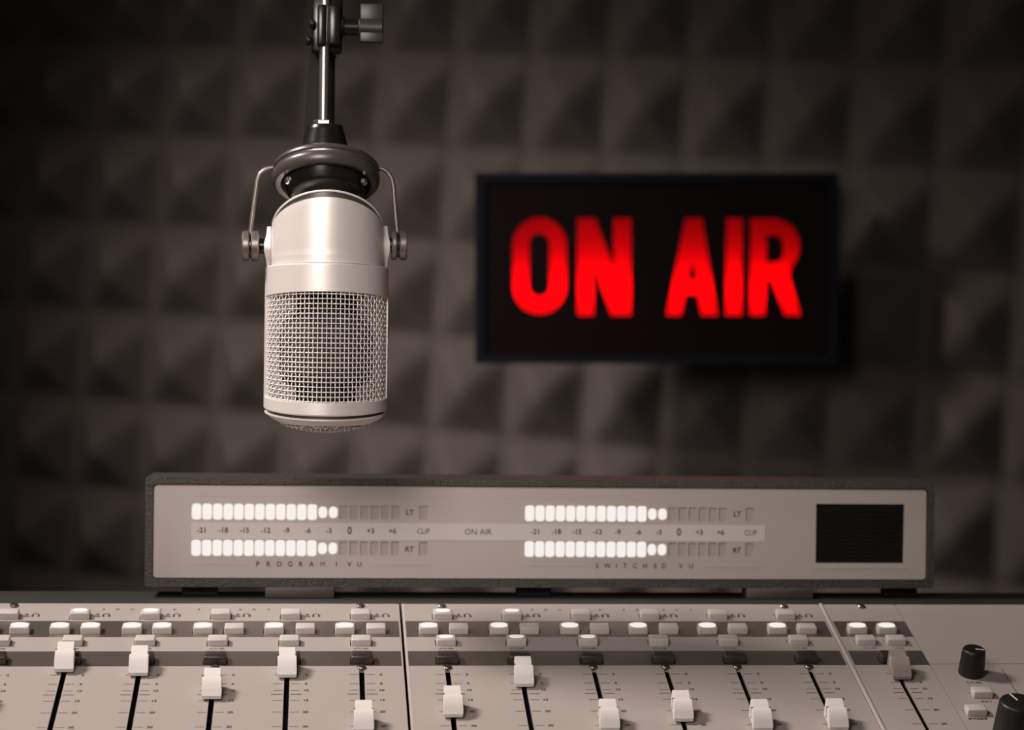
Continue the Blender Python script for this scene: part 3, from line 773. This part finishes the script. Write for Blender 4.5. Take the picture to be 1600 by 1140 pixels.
disc_x(bm, bx(552), bx(592), 15 * S, bz(42), 0.0009, 24)
box(bm, (bx(555), -0.0022, bz(34)), (bx(592), 0.0022, bz(4)), 0.0009); box(bm, (bx(555), -0.0040, bz(66)), (bx(592), 0.0004, bz(44)), 0.0009)
obj('wing', bm, 'wing_metal', ws, smooth=40)
bm = bmesh.new()
P = [(478, 60), (518, 60), (518, 262), (466, 262)]
fv = [bm.verts.new((bx(a), 0.016, bz(b))) for a, b in P]; bv_ = [bm.verts.new((bx(a), 0.022, bz(b))) for a, b in P]
bm.faces.new(fv); bm.faces.new(bv_[::-1])
for i in range(4): bm.faces.new((fv[i], fv[(i + 1) % 4], bv_[(i + 1) % 4], bv_[i]))
bmesh.ops.bevel(bm, geom=list(bm.edges), offset=0.001, segments=2, affect='EDGES')
obj('support_bar', bm, 'void', ba, smooth=40)
bm = bmesh.new(); box(bm, (bx(484), 0.010, bz(80)), (bx(522), 0.030, bz(-150)), 0.003); obj('arm_tube', bm, 'void', ba)

# ---------------------------------------------------------------- ON AIR sign
SC = CAM + (FWD + RIGHT * (1026 - 800) / 3215 + UP * (570 - 418.5) / 3215) * 1.885
SM = Matrix.Identity(4)
for i, v in enumerate((RIGHT, FWD, UP)):
    for j in range(3): SM[j][i] = v[j]
SM.translation = SC
sign = empty('on_air_sign', SM, 'black box sign with glowing red ON AIR letters in front of the foam wall', 'sign')
K = 1.885 / 3215.0
def sx_(p): return (p - 1026) * K
def sz_(p): return (418.5 - p) * K
X0, X1, Z0_, Z1_ = sx_(742), sx_(1310), sz_(568), sz_(270)
bm = bmesh.new()
ring_prism(bm, rrect(X0, Z0_, X1, Z1_, 0.0012, 3), rrect(X0 + 0.0085, Z0_ + 0.0085, X1 - 0.0085, Z1_ - 0.0085, 0.0006, 3), 0.0, 0.042)
obj('sign_case', bm, 'sign_box', sign, label='blue-black case')
bm = bmesh.new(); box(bm, (X0 + 0.001, 0.039, Z0_ + 0.001), (X1 - 0.001, 0.0415, Z1_ - 0.001)); obj('rear_panel', bm, 'sign_box', sign)
# letter outlines, in sign coordinates
def zp(x, y): return (sx_(720 + x / 2.5806), sz_(240 + y / 2.5806))
def arc(cx, cy, rx, ry, a0, a1, n=10): return [(cx + rx * math.cos(math.radians(a0 + (a1 - a0) * k / n)), cy + ry * math.sin(math.radians(a0 + (a1 - a0) * k / n))) for k in range(n + 1)]
O1 = arc(318, 368, 109, 113, 180, 360) + arc(318, 535, 109, 113, 0, 180)
O2 = arc(317, 366, 41, 44, 180, 360, 8) + arc(317, 532, 41, 44, 0, 180, 8)
Nn = [(470, 652), (470, 260), (543, 260), (616, 456), (616, 260), (688, 260), (688, 652), (608, 652), (537, 456), (537, 652)]
Aa = [(829, 652), (906, 260), (974, 260), (1037, 652), (970, 652), (957, 568), (906, 568), (891, 652)]
A2 = [(936, 436), (916, 506), (956, 506)]
Ii = [(1069, 652), (1072, 260), (1138, 260), (1134, 652)]
Rr = [(1167, 652), (1170, 260), (1262, 260)] + arc(1262, 372, 107, 112, -85, 45, 10) + [(1326, 492), (1373, 652), (1310, 652), (1253, 510), (1233, 510), (1229, 652)]
R2_ = [(1235, 330), (1268, 330)] + arc(1268, 368, 33, 38, -80, 0, 4) + arc(1268, 400, 33, 36, 0, 80, 4) + [(1268, 436), (1235, 436)]
letters = [[O1, O2], [Nn], [Aa, A2], [Ii], [Rr, R2_]]
# the face: an opaque plate with the letters cut out of it
fx0, fx1, fz0, fz1 = X0 + 0.0085, X1 - 0.0085, Z0_ + 0.0085, Z1_ - 0.0085
loops = [rrect(fx0, fz0, fx1, fz1)] + [[zp(*q) for q in L] for lt in letters for L in lt]
def plate_s(name, loops, y, th, material, parent, label=None):
    me = filled(loops, th)
    for v in me.vertices: v.co = Vector((v.co.x, y - v.co.z + th, v.co.y))
    return obj(name, me, material, parent, label=label)
pf = plate_s('sign_face', loops, 0.0030, 0.0008, 'sign_face', sign, 'near-black face')
for lt in letters:
    plate_s('letter', [[zp(*q) for q in L] for L in lt], 0.0031, 0.0002, 'diffuser', sign, 'glowing red letter')
bm = bmesh.new(); box(bm, (fx0 + 0.001, 0.0365, fz0 + 0.001), (fx1 - 0.001, 0.0385, fz1 - 0.001)); obj('reflector', bm, 'white_in', sign)
zl = sz_(452)
bm = bmesh.new(); M = Matrix.Translation((sx_(780), 0.032, zl)) @ Matrix.Rotation(PI / 2, 4, 'Y'); lathe(bm, [(0.003, 0), (0.003, sx_(1272) - sx_(780))], 16, M); obj('lamp_tube', bm, 'tube', sign, smooth=40)
l = bpy.data.lights.new('sign_lamp', 'AREA'); l.shape = 'RECTANGLE'; l.size = sx_(1290) - sx_(765); l.size_y = 0.008; l.energy = 0.10; l.color = (1, 0.9, 0.85)
lo = bpy.data.objects.new('sign_lamp', l); COL.objects.link(lo); lo.parent = sign; lo.location = (0, 0.028, zl); lo.rotation_euler = (math.radians(-90 + 0), 0, 0)
# standoff bracket to the wall behind
bm = bmesh.new(); box(bm, (-0.03, 0.0422, -0.03), (0.03, 0.14, 0.03), 0.002); obj('wall_bracket', bm, 'black_metal', sign)
